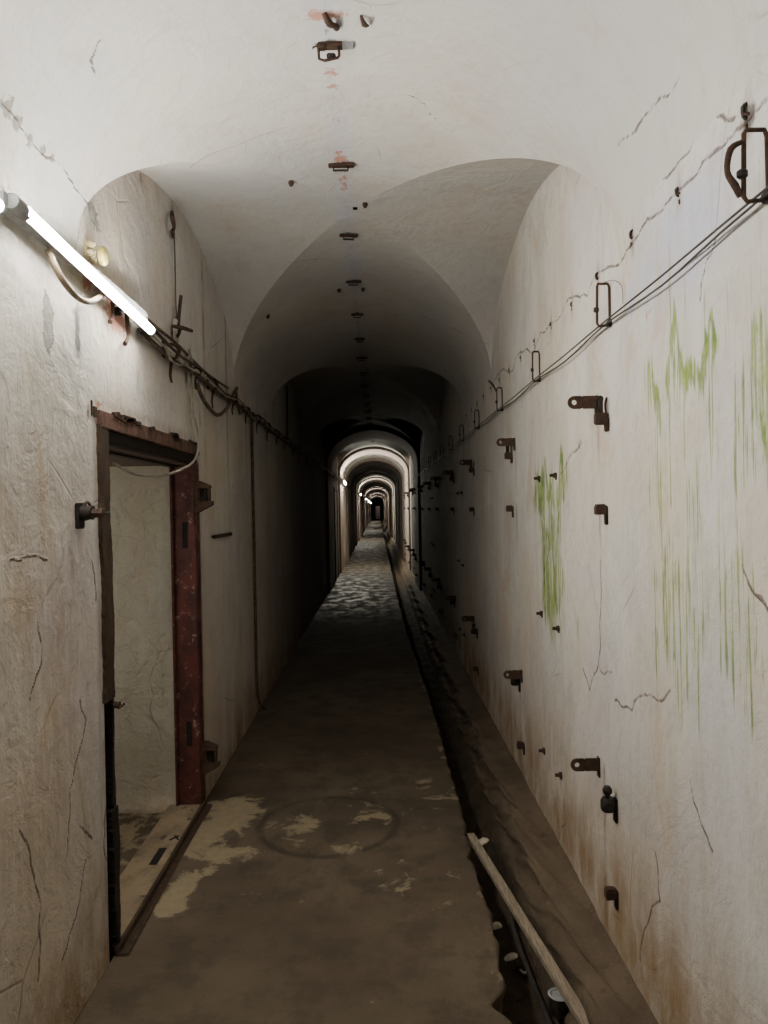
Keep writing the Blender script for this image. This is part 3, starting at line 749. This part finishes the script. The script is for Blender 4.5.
# small clips where it is fixed
for i, (px, py) in enumerate(((127, 318), (112, 296))):
    MB().tube([W(px-1, py-14, .012), W(px, py, .02), W(px+1, py+18, .014), W(px-2, py+26, .02)], [.006, .009, .006, .009], 8, 3).solo('cable_hook', M_rust, ['drooping rusty hook below the far end of the lamp over exposed red plaster', 'small rusty hook under the middle of the lit tube lamp'][i], 'hook')
def far_cable(off, z, r, mat, sag, label, seed, ystart=3.0):
    rr = random.Random(seed); pts = []; y = ystart
    while y < 60:
        st = 1.0 if y < 20 else 4.
        pts.append((XL+off+(.05 if y > 13 else 0)+rr.uniform(-.004, .004), y, z-.0035*(y-3)*(y < 20)-.0595*(y >= 20)+rr.uniform(-.008, .008))); pts.append((XL+off+(.05 if y+st/2 > 13 else 0), y+st/2, z-.0035*(y-3)*(y < 20)-.0595*(y >= 20)-sag*rr.uniform(.5, 1.2)))
        y += st
    MB().tube(pts, r, 7, 3).solo('cable', mat, label, 'cable', 'cables running along the left wall')
far_cable(.022, 2.345, .011, M_cblack, .02, 'thickest dark cable of the bundle running along the left wall', 1, 3.05)
far_cable(.045, 2.372, .007, M_cblack, .035, 'slack black cable on top of the left wall bundle', 2, 3.1)
far_cable(.04, 2.325, .006, M_conduit, .03, 'thin brown cable at the underside of the left wall bundle', 3, 3.05)
far_cable(.055, 2.352, .005, M_cwhite, .045, 'thin pale cable woven through the left wall bundle', 4, 3.1)
# hanging loop and its tail
MB().tube([W(197, 383, .03), W(202, 397, .045), W(210, 409, .05), W(218, 415, .05), W(227, 408, .05), W(233, 395, .04), W(237, 388, .03)], .011, 10, 6).solo('conduit_loop', M_conduit, 'brown conduit hanging in a loop between two hooks right of the doorway', 'cable')
MB().tube([W(236, 388, .03), W(237, 402, .035), W(240, 414, .03)], .009, 8, 3).solo('cable_stub', M_conduit, 'short cut cable end dangling beside the hanging conduit loop', 'cable')
MB().tube([W(166, 338, .03), W(167, 352, .04), W(173, 362, .05), W(182, 365, .045), W(189, 357, .035), W(190, 346, .03)], .006, 8, 6).solo('cable_loop', M_cwhite, 'small pale cable loop just past the end of the lit lamp', 'cable')
MB().tube([W(188, 348, .035), W(192, 362, .035), W(192.5, 385, .03), W(193.5, 410, .03), W(197.5, 432, .03), W(198, 450, .03), W(193, 462, .04), W(180, 470, .06), (lambda p: tuple(p))(ony(160, 476, 3.55)), (lambda p: tuple(p))(ony(135, 474, 3.2)), (lambda p: tuple(p))(ony(113, 463, 3.05))], .006, 8, 6).solo('cable', M_cwhite, 'pale cable dropping from the wall bundle and swagging across the top of the doorway', 'cable')
MB().tube([W(190, 352, .02), W(189, 380, .02), W(190, 400, .02), W(193, 440, .02)], .004, 6, 4).solo('cable', M_cwhite, 'thin pale wire hanging straight down right behind the dropped cable', 'cable')
# vertical wire and its brackets
MB().tube([W(174, 228, .02), W(175, 260, .02), W(175.5, 295, .02), W(177, 322, .02)], .0035, 6, 4).solo('wire', M_cblack, 'thin dark wire running straight up the lunette wall to a rusty hook', 'wire')
MB().tube([W(172, 212, .0), W(172.5, 218, .04), W(174, 228, .03), W(171.5, 232, .02), W(174, 238, .01)], [.008, .012, .008, .008, .006], 8, 4).solo('wall_hook', M_rust, 'rusty hook at the top of the thin vertical wire', 'hook')
a = W(177, 325, .0)
k = thing('cable_bracket', a, 'twisted rusty bracket with a long arm where the vertical wire meets the cables', 'bracket')
rel = lambda q: tuple(Vector(q)-Vector(a))
MB().tube([rel(W(181, 296, .03)), rel(W(179, 315, .03)), rel(W(178, 335, .03))], .009, 8, 3).part('upright', M_rust, k)
MB().tube([rel(W(172, 326, .02)), rel(W(183, 328, .07)), rel(W(192, 331, .10))], [.008, .011, .008], 8, 3).part('arm', M_rust, k)
MB().tube([rel(W(176, 318, .01)), rel(W(180, 330, .05)), rel(W(176, 338, .02))], .008, 8, 3).part('clamp', M_iron, k)
a = Vector((XL, *W(172, 331, .0)[1:]))
MB().box((XL+.02, a.y, a.z-.0), (.02, .05, .11), bev=.004).solo('junction_tag', M_cwhite, 'small white plastic strip beside the rusty cable bracket', 'tag', smooth=False)
# hangers under the bundle
hk = None
ypos = [3.45, 3.95, 4.35, 4.95, 5.45, 5.95, 6.5, 7.1, 7.7, 8.4, 9.2, 10.0, 10.9, 11.9]
for i, y in enumerate(ypos):
    lab = ('%s rusty cable hanger from the camera under the left wall cables' % ordn[i])
    z = 2.345-.0035*(y-3)
    if hk is None:
        hk = thing('cable_hanger', (XL, y, z), lab, 'hanger', 'cable hangers on the left wall')
        MB().tube([(0, 0, .03), (.05, 0, .035), (.075, 0, .01), (.065, 0, -.02), (.04, .005, -.04), (.03, .01, -.10), (.035, .012, -.14)], [.008, .008, .009, .009, .008, .007, .005], 8, 4).part('hook_bar', M_rust, hk, True)
        MB().box((.004, 0, .02), (.008, .035, .09), bev=.002).part('wall_plate', M_rust, hk)
    else:
        h = clone(hk, (XL, y, z), lab, (0, 0, 0)); s = random.Random(i).uniform(.7, 1.15); h.scale = (.75, 1, s*.85)
# vertical conduits down the left wall
a, b = onx(249, 408, XL), onx(254, 690, XL)
yv = a.y
MB().tube([(XL+.02, yv, 2.36), (XL+.018, yv, 2.0), (XL+.018, yv+.0, 1.2), (XL+.018, yv, .32), (XL+.02, yv+.05, .12), (XL+.05, yv+.14, .02)], .012, 9, 5).solo('conduit_pipe', M_conduit, 'brown conduit pipe running down the left wall to the floor past the doorway', 'pipe')
yv = onx(286, 440, XL).y
MB().tube([(XL+.02, yv, 2.95), (XL+.018, yv, 2.6), (XL+.018, yv, 2.36)], .010, 8, 3).solo('conduit_pipe', M_cblack, 'dark conduit rising above the cables in the second vault bay', 'pipe')
# ceramic fitting over the lamp
p = onx(87, 250, XL)
k = thing('ceramic_fitting', (XL, p.y, p.z), 'cream and yellow ceramic wiring fitting above the lit tube lamp', 'fitting')
mb = MB()
for dy, dz in ((-.03, .02), (.01, .03), (-.025, -.02), (.015, -.012), (.03, -.04)):
    mb.lathe([(.012, 0), (.017, .004), (.017, .03), (.010, .034), (.006, .030)], (.0, dy, dz), 'X', 14)
mb.box((.006, 0, 0), (.012, .10, .09), bev=.004); mb.part('insulator_block', M_cream, k, True)
MB().lathe([(.030, 0), (.045, .006), (.048, .02), (.040, .032), (.018, .038)], (.03, .085, -.005), 'X', 22).part('round_lid', M_ceramic, k, True)
k.scale = (.75, .62, .7)
# distant steel door on the left
k = thing('door_2', (XL, 16.9, 0), 'dark closed steel door far down the left wall', None); k['kind'] = 'structure'
MB().box((.01, 0, 1.0), (.03, 1.0, 2.0), bev=.004).part('door_leaf', M_iron, k)
MB().box((.015, -.53, 1.03), (.05, .06, 2.06)).box((.015, .53, 1.03), (.05, .06, 2.06)).box((.015, 0, 2.05), (.05, 1.12, .06)).part('door_frame', M_rust, k)

# ------------------------------------------------------------------ right wall ironwork
G1, G2, G3 = 'upper row of perforated straps on the right wall', 'upper row of pipe clamps on the right wall', 'middle row of cut clamp stubs on the right wall'
G4, G5, G6 = 'lower row of perforated straps on the right wall', 'lower row of pipe clamps on the right wall', 'bottom row of cut clamp stubs on the right wall'
def strap(loc, label, grp):
    k = thing('perforated_strap', loc, label, 'bracket', grp)
    # flat bar standing out from the wall with a rounded, drilled end (seen face on)
    r_, L = .0235, .086; hr = .0095; th = .008; n = 24
    outer = [(-L + r_*math.cos(math.radians(90+180*i/16)), r_*math.sin(math.radians(90+180*i/16))) for i in range(17)]
    prof_ = outer+[(0., -r_), (0., r_)]
    m_ = len(prof_)
    hc = [(-L+hr*math.cos(2*math.pi*i/n), hr*math.sin(2*math.pi*i/n)) for i in range(n)]
    mb = MB(); vs = []
    O = []
    for i in range(n):                       # outer ring sampled in the directions of the hole ring
        a = 2*math.pi*i/n; dx, dz = math.cos(a), math.sin(a)
        if dx <= 1e-6: O.append((-L+r_*dx, r_*dz))
        else:
            tz = r_/abs(dz) if abs(dz) > 1e-6 else 1e9; tx = r_*1.4/dx
            q = min(tz, tx); O.append((-L+dx*q, dz*q))
    for y in (-th/2, th/2):
        vs += [(x, y, z) for x, z in hc]+[(x, y, z) for x, z in O]
    fs = []
    for i in range(n):
        j = (i+1) % n
        fs += [(i, j, n+j, n+i), (2*n+i, 3*n+i, 3*n+j, 2*n+j), (i, 2*n+i, 2*n+j, j), (n+i, n+j, 3*n+j, 3*n+i)]
    mb.add(vs, fs)
    mb.box((-(L-r_*1.4)/2+.0, 0, 0), (L-r_*1.4+.002, th, 2*r_))
    mb.part('strap', M_rust, k)
    MB().box((-.003, .008, -.012), (.006, .03, .075), bev=.002).part('foot', M_iron, k)
    return k
def clamp(loc, label, grp):
    k = thing('pipe_clamp', loc, label, 'clamp', grp)
    MB().box((-.025, 0, 0), (.042, .04, .040), bev=.004).box((-.006, .0, -.02), (.012, .03, .05), bev=.003).part('block', M_rust, k); bk = [c for c in k.children][-1]
    MB().box((-.030, -.006, .042), (.022, .010, .055), bev=.005).lathe([(.012, -.006), (.012, .006)], (-.030, -.006, .068), 'Y', 14).part('prong', M_iron, bk)
    MB().tube([(-.006, .004, .015), (-.008, .004, .05), (.0 - .002, .006, .075)], .004, 6, 3).part('wire_tail', M_rust, bk)
    return k
def bobbin(loc, label, grp):
    k = thing('pipe_clamp', loc, label, 'clamp', grp)
    MB().lathe([(.022, -.022), (.026, -.014), (.026, .014), (.02, .024)], (-.03, 0, 0), 'Z', 16).box((-.005, .0, -.02), (.01, .03, .085), bev=.003).part('block', M_iron, k, True); bk = k.children[-1]
    MB().lathe([(.010, .02), (.009, .032), (.016, .042), (.017, .052), (.010, .064)], (-.032, 0, 0), 'Z', 14).part('knob', M_iron, bk, True)
    return k
def stub(loc, label, grp):
    k = thing('clamp_stub', loc, label, 'clamp', grp)
    MB().box((-.022, 0, 0), (.042, .033, .033), bev=.003).box((-.025, -.0, .018), (.03, .028, .006), bev=.001).part('block', M_rust, k)
    MB().box((-.004, .0, -.022), (.008, .026, .06), bev=.002).part('foot', M_iron, k)
    return k
kinds = ((strap, 1.972, G1, 'upper perforated rusty strap', 0), (clamp, 1.897, G2, 'upper two-pronged rusty pipe clamp', -.12), (stub, 1.578, G3, 'square rusty clamp stub at mid height', -.09),
         (strap, .628, G4, 'lower perforated rusty strap', .05), (bobbin, .555, G5, 'lower black round clamp with a knob', -.14), (stub, .238, G6, 'rusty clamp stub near the ledge', -.13))
protos = {}
for i, y in enumerate(STN):
    for q, (fn, z, grp, txt, dy) in enumerate(kinds):
        x = XR-(.045 if any(bay(n)[1] < y < B0+PER*(n+1) for n in range(2, 10)) else 0)
        rr = random.Random(i*10+q)
        if i in (1, 4, 6) and q in (1, 2): dy = .10
        if i in (1, 3, 6) and q == 3: dy = -.08
        if i in (1, 3, 6) and q == 4: dy, z = .0, .572
        loc = (x, y+dy+rr.uniform(-.02, .02)*(i > 0), z+rr.uniform(-.008, .008)*(i > 0))
        lab = ('%s nearest the camera on the right wall' % txt) if i == 0 else ('%s, %s from the camera along the right wall' % (txt, ordn[i]))
        if q in protos: clone(protos[q], loc, lab)
        else: protos[q] = fn(loc, lab, grp)
# paired bolts
bp = None
for g in range(4):
    for hi, (z, tx) in enumerate(((1.733, 'high'), (1.06, 'low'), (.375, 'ankle-height'))):
        for s, dy in ((0, 0.), (1, .34)):
            y = 3.34+3.72*g+dy; zz = z-(.02 if s == 0 and hi == 1 else 0)
            lab = '%s of a %s pair of small rusty wall bolts, %s pair from the camera' % (['nearer', 'farther'][s], tx, ordn[g])
            if bp is None:
                bp = thing('wall_bolt', (XR, y, zz), lab, 'bolt', 'paired small bolts on the right wall')
                MB().lathe([(.008, 0), (.008, .018), (.014, .018), (.014, .03)], (-.03, 0, 0), 'X', 6).part('bolt_head', M_rust, bp)
                MB().box((-.003, .0, -.006), (.006, .014, .03), bev=.001).part('foot', M_iron, bp)
            else: clone(bp, (XR, y, zz), lab)
# anchors along the springing crack
an = None
for i in range(15):
    y = 1.59+.36*i; z = 2.42+random.Random(i).uniform(-.012, .012)
    lab = '%s rusted anchor stub from the camera along the crack above the right hooks' % ordn[i]
    if an is None:
        an = thing('wall_anchor', (XR, y, z), lab, 'anchor', 'rusted anchors along the right springing line')
        MB().tube([(0, 0, .028), (-.008, 0, .018), (-.006, .002, 0.), (0, 0, -.006)], [.003, .006, .005, .003], 7, 2).part('pin', M_iron, an, True)
        MB().tube([(0, -.012, -.002), (-.007, 0, .004), (0, .016, .01)], [.003, .004, .002], 6, 2).part('cross_pin', M_rust, an, True)
        MB().box((-.001, 0, -.026), (.006, .009, .018), bev=.002).part('lower_stub', M_rust, an)
    else: clone(an, (XR, y, z), lab, (random.Random(i+50).uniform(-.4, .4), 0, 0)).scale = [.8 if i < 4 else .55]*3
# D-shaped cable hooks and the two wires
hk2 = None; HY = [1.50, 2.53, 3.63, 4.72, 5.8, 6.85, 7.9, 8.95, 10.0, 11.1, 12.2, 13.3]
HP = []
for i, y in enumerate(HY):
    lab = '%s tall rectangular wire hook from the camera on the right wall' % ordn[i]
    if hk2 is None:
        hk2 = thing('wire_hook', (XR, y, 2.208), lab, 'hook', 'rectangular wire hooks on the right wall')
        MB().tube([(-.005, 0, .132), (-.010, 0, .145), (-.042, 0, .145), (-.046, 0, .137), (-.048, 0, .01), (-.042, 0, .0), (-.008, 0, .003), (-.004, 0, .012), (-.005, 0, .132)], .0048, 8, 1).part('loop', M_rust, hk2)
        MB().lathe([(.006, -.008), (.010, -.004), (.010, .006), (.006, .01)], (-.050, 0, .055), 'Z', 10).part('knot', M_iron, hk2, True)
        MB().box((-.004, 0, .008), (.02, .022, .022), bev=.003).part('foot', M_iron, hk2)
    else:
        h = clone(hk2, (XR, y, 2.208), lab); h.scale = (1 if i == 1 else .8, 1, 1)
hk2.scale = (1.15, 1, 1)
a = Vector((XR, 1.545, 2.225))
k = MB().tube([(XR-.06, 1.49, 2.325), (XR-.085, 1.49, 2.31), (XR-.088, 1.50, 2.27), (XR-.072, 1.50, 2.24), (XR-.06, 1.505, 2.22)], [.005, .007, .006, .008, .006], 8, 4).solo('tie_wire', M_rust, 'bent rusty tie twisted around the nearest wire hook', 'wire')
MB().tube([(XR-.04, 4.72, 2.33), (XR-.06, 4.72, 2.37), (XR-.09, 4.72, 2.40)], [.005, .008, .006], 8, 4).solo('tie_wire', M_rust, 'bent rusty prong sticking up from the fourth wire hook', 'wire')
for w_, (off, dz, txt) in enumerate(((.030, .008, 'upper of the two thin black wires strung through the right wall hooks'), (.022, -.004, 'lower of the two thin black wires strung through the right wall hooks'))):
    pts = [(XR-off, -1.5, 2.215+dz), (XR-off, .4, 2.206+dz)]
    for i, y in enumerate(HY):
        pts.append((XR-off, y, 2.214+dz*.4))
        if i < len(HY)-1: pts.append((XR-off, (y+HY[i+1])/2, 2.206+dz-(.008 if w_ else .0)))
    pts += [(XR-off-.05, 16, 2.2), (XR-off-.05, 22, 2.2), (XR-off-.05, 40, 2.2)]
    MB().tube(pts, .0032, 6, 4).solo('wire', M_cblack, txt, 'wire', None)
MB().tube([(XR-.04, 2.53, 2.35), (XR-.02, 2.45, 2.34), (XR-.012, 2.38, 2.30), (XR-.012, 2.37, 2.24)], .0012, 5, 4).solo('wire', M_cblack, 'hair thin wire curling off the second wire hook', 'wire')

# ------------------------------------------------------------------ crown of the vault
cb = None
zc = SPR+RISE*prof((CLX-XC)/HW)
cl = ['largest rusty hanger on the vault crown, a boxy frame nearest the camera'] + ['%s rusty flat hanger from the camera along the vault crown' % ordn[i] for i in range(1, 16)]
k = thing('ceiling_hanger', (CLX-.0, YB[0], zc), cl[0], 'hanger', 'rusty hangers along the vault crown')
MB().box((.01, 0, -.006), (.12, .05, .014), bev=.003).box((-.035, 0, -.012), (.04, .04, .02), bev=.004).part('crown_plate', M_rust, k)
MB().tube([(-.05, 0, -.01), (-.047, .0, -.075), (-.02, 0, -.085), (.045, 0, -.07), (.052, 0, -.06), (.05, 0, -.01)], .007, 8, 1).part('frame', M_rust, k)
MB().lathe([(.008, -.02), (.014, -.01), (.014, .015), (.008, .025)], (.01, 0, -.06), 'X', 10).part('roller', M_iron, k, True)
MB().tube([(-.05, -.01, -.015), (-.072, -.012, -.022), (-.075, -.01, -.03)], .004, 6, 3).part('wire_end', M_iron, k)
MB().box((.095, 0, -.006), (.06, .045, .012), bev=.003).part('end_plate', M_grey, k)
k.scale = (.68, .8, .62)
for i in range(1, 15):
    lab = cl[i]
    if cb is None:
        cb = thing('ceiling_hanger', (CLX, YB[i], zc), lab, 'hanger', 'rusty hangers along the vault crown')
        MB().box((.0, 0, -.008), (.115, .03, .012), bev=.002).part('crown_plate', M_rust, cb)
        MB().tube([(-.035, 0, -.01), (-.035, 0, -.03), (.03, 0, -.03), (.03, 0, -.01)], .005, 6).part('frame', M_iron, cb)
    else:
        h = clone(cb, (CLX, YB[i], zc), lab, (0, 0, random.Random(i).uniform(-.15, .15))); h.scale = (random.Random(i+9).uniform(.75, 1.05), 1, 1)
def pz(px, py, z): q = onz(px, py, z); return q
p = pz(331, 19, zc); MB().tube([(p.x-.02, p.y-.03, zc), (p.x-.005, p.y-.01, zc-.02), (p.x+.01, p.y+.01, zc-.015), (p.x+.015, p.y+.04, zc-.0)], [.008, .012, .008, .012], 8, 3).solo('ceiling_hook', M_rust, 'twisted rusty hook in the crown before the boxy hanger', 'hook')
z2 = SPR+RISE*prof((0-XC)/HW); p = pz(364, 18, z2); MB().tube([(p.x-.01, p.y-.01, z2+.002), (p.x, p.y, z2-.02), (p.x+.015, p.y+.03, z2-.005)], [.004, .009, .002], 8, 3).solo('ceiling_nail', M_rust, 'bent rusty nail in the vault just right of the twisted hook', 'nail')
for (px, py, lab) in ((291, 181, 'small dark stud in the vault left of the crown where the groins meet'), (365, 203, 'small dark stud in the vault right of the crown under the second flat hanger'), (268, 315, 'small dark stud low on the left side of the vault beyond the first groin'), (339, 289, 'tiny stud left of the crown beyond the first groin'), (363, 288, 'square rusty stud right of the crown beyond the first groin')):
    q = vault(px, py)
    mb = MB().lathe([(.011, .006), (.014, -.010), (.007, -.024)], q, 'Z', 8); mb.solo('ceiling_stud', M_rust, lab, 'stud', origin=q)

# ------------------------------------------------------------------ things lying in the channel
a, b = onz(472, 838, -.03), onz(590, 1030, -.06)
d = (b-a).normalized(); b = b+d*.5; a = a-d*.03
side = d.cross(Vector((0, 0, 1))).normalized()*.019; upv = Vector((0, 0, .010))
mb = MB(); n = 30; vs = []
for i in range(n+1):
    q = a.lerp(b, i/n); w = 1+.02*math.sin(i*1.7); tw = .25
    sd = side*w
    vs += [q-sd-upv, q+sd-upv, q+sd+upv, q-sd+upv]
fs = [(0, 3, 2, 1), (4*n, 4*n+1, 4*n+2, 4*n+3)]+[(4*i+k, 4*i+(k+1) % 4, 4*i+4+(k+1) % 4, 4*i+4+k) for i in range(n) for k in range(4)]
mb.add([tuple(v) for v in vs], fs).solo('timber_batten', M_plank, 'long thin weathered timber batten lying across the drainage channel', 'timber', smooth=False)
MB().tube([onz(493, 845, -.22), onz(510, 880, -.2), onz(512, 920, -.2), onz(530, 975, -.2), onz(552, 1028, -.2)], .009, 8, 6).solo('rubber_hose', M_cblack, 'dark hose lying in the channel beside the timber batten', 'hose')
MB().tube([onz(505, 860, -.245), onz(517, 905, -.245), onz(528, 955, -.245), onz(545, 1000, -.245), onz(568, 1040, -.245)], .012, 8, 6).solo('rusty_rod', M_jamb, 'rusty rod under the hose at the bottom of the channel', 'rod')
def scrap(px, py, z, sx, sy, lab, seed, curl=.3):
    r = random.Random(seed); c = onz(px, py, z); mb = MB(); n = 14; vs = [tuple(c+Vector((0, 0, .012)))]
    for ring in (.55, 1.):
        for i in range(n):
            a = 2*math.pi*i/n; k = ring*(1+.18*math.sin(2*a+seed)+r.uniform(-.08, .08))
            vs.append((c.x+sx*k*math.cos(a), c.y+sy*k*math.sin(a), c.z+(.012 if ring < 1 else .0)+curl*sx*ring*math.cos(a)*.6+r.uniform(-.002, .002)))
    fs = [(0, 1+i, 1+(i+1) % n) for i in range(n)]+[(1+i, n+1+i, n+1+(i+1) % n, 1+(i+1) % n) for i in range(n)]
    m2 = len(vs); vs += [(x, y, z_-.004) for x, y, z_ in vs]; fs += [tuple(m2+q for q in reversed(f)) for f in fs[:]]
    fs += [(n+1+i, m2+n+1+i, m2+n+1+(i+1) % n, n+1+(i+1) % n) for i in range(n)]
    mb.add(vs, fs).solo('paper_scrap', M_shell, lab, 'scrap')
scrap(482, 842, -.035, .030, .035, 'pale folded scrap resting on the far end of the timber batten', 1, .6)
scrap(496, 926, -.11, .022, .022, 'pale oval leaf-like scrap stuck at the channel edge', 2)
scrap(511, 957, -.20, .024, .018, 'crumpled pale scrap deeper in the channel beyond the oval scrap', 3, .7)
MB().tube([onz(520, 970, -.25), onz(524, 973, -.245), onz(528, 971, -.25)], .005, 6, 4).solo('paper_scrap', M_shell, 'tiny white curl of litter on the channel bottom near the hose', 'scrap')
q = onz(559, 1004, -.12)
k = thing('tin_can', q, 'squat dented tin can lying in the channel at the bottom edge of the photo', 'can')
MB().lathe([(.026, -.03), (.030, -.028), (.030, .024), (.028, .030)], (0, 0, -.0), 'Z', 22).part('body', M_iron, k, True)
MB().lathe([(.028, .030), (.031, .034), (.024, .036), (.020, .031)], (0, 0, 0), 'Z', 22).part('lid', M_grey, k, True)
k.scale = (1.2, 1.2, 1)
for i in range(26):   # small stones on ledge and slab edge
    r = random.Random(i+200)
    pass

# ------------------------------------------------------------------ world and colour
w = bpy.data.worlds.new('world'); bpy.context.scene.world = w; w.use_nodes = True
w.node_tree.nodes['Background'].inputs[0].default_value = (.5, .55, .6, 1); w.node_tree.nodes['Background'].inputs[1].default_value = .0
sc = bpy.context.scene
sc.view_settings.view_transform = 'AgX'
sc.view_settings.look = 'AgX - Base Contrast'
sc.view_settings.exposure = 1.27
sc.cycles.max_bounces = 7; sc.cycles.diffuse_bounces = 6; sc.cycles.glossy_bounces = 3
sc.cycles.use_denoising = True
sc.cycles.sample_clamp_indirect = 4
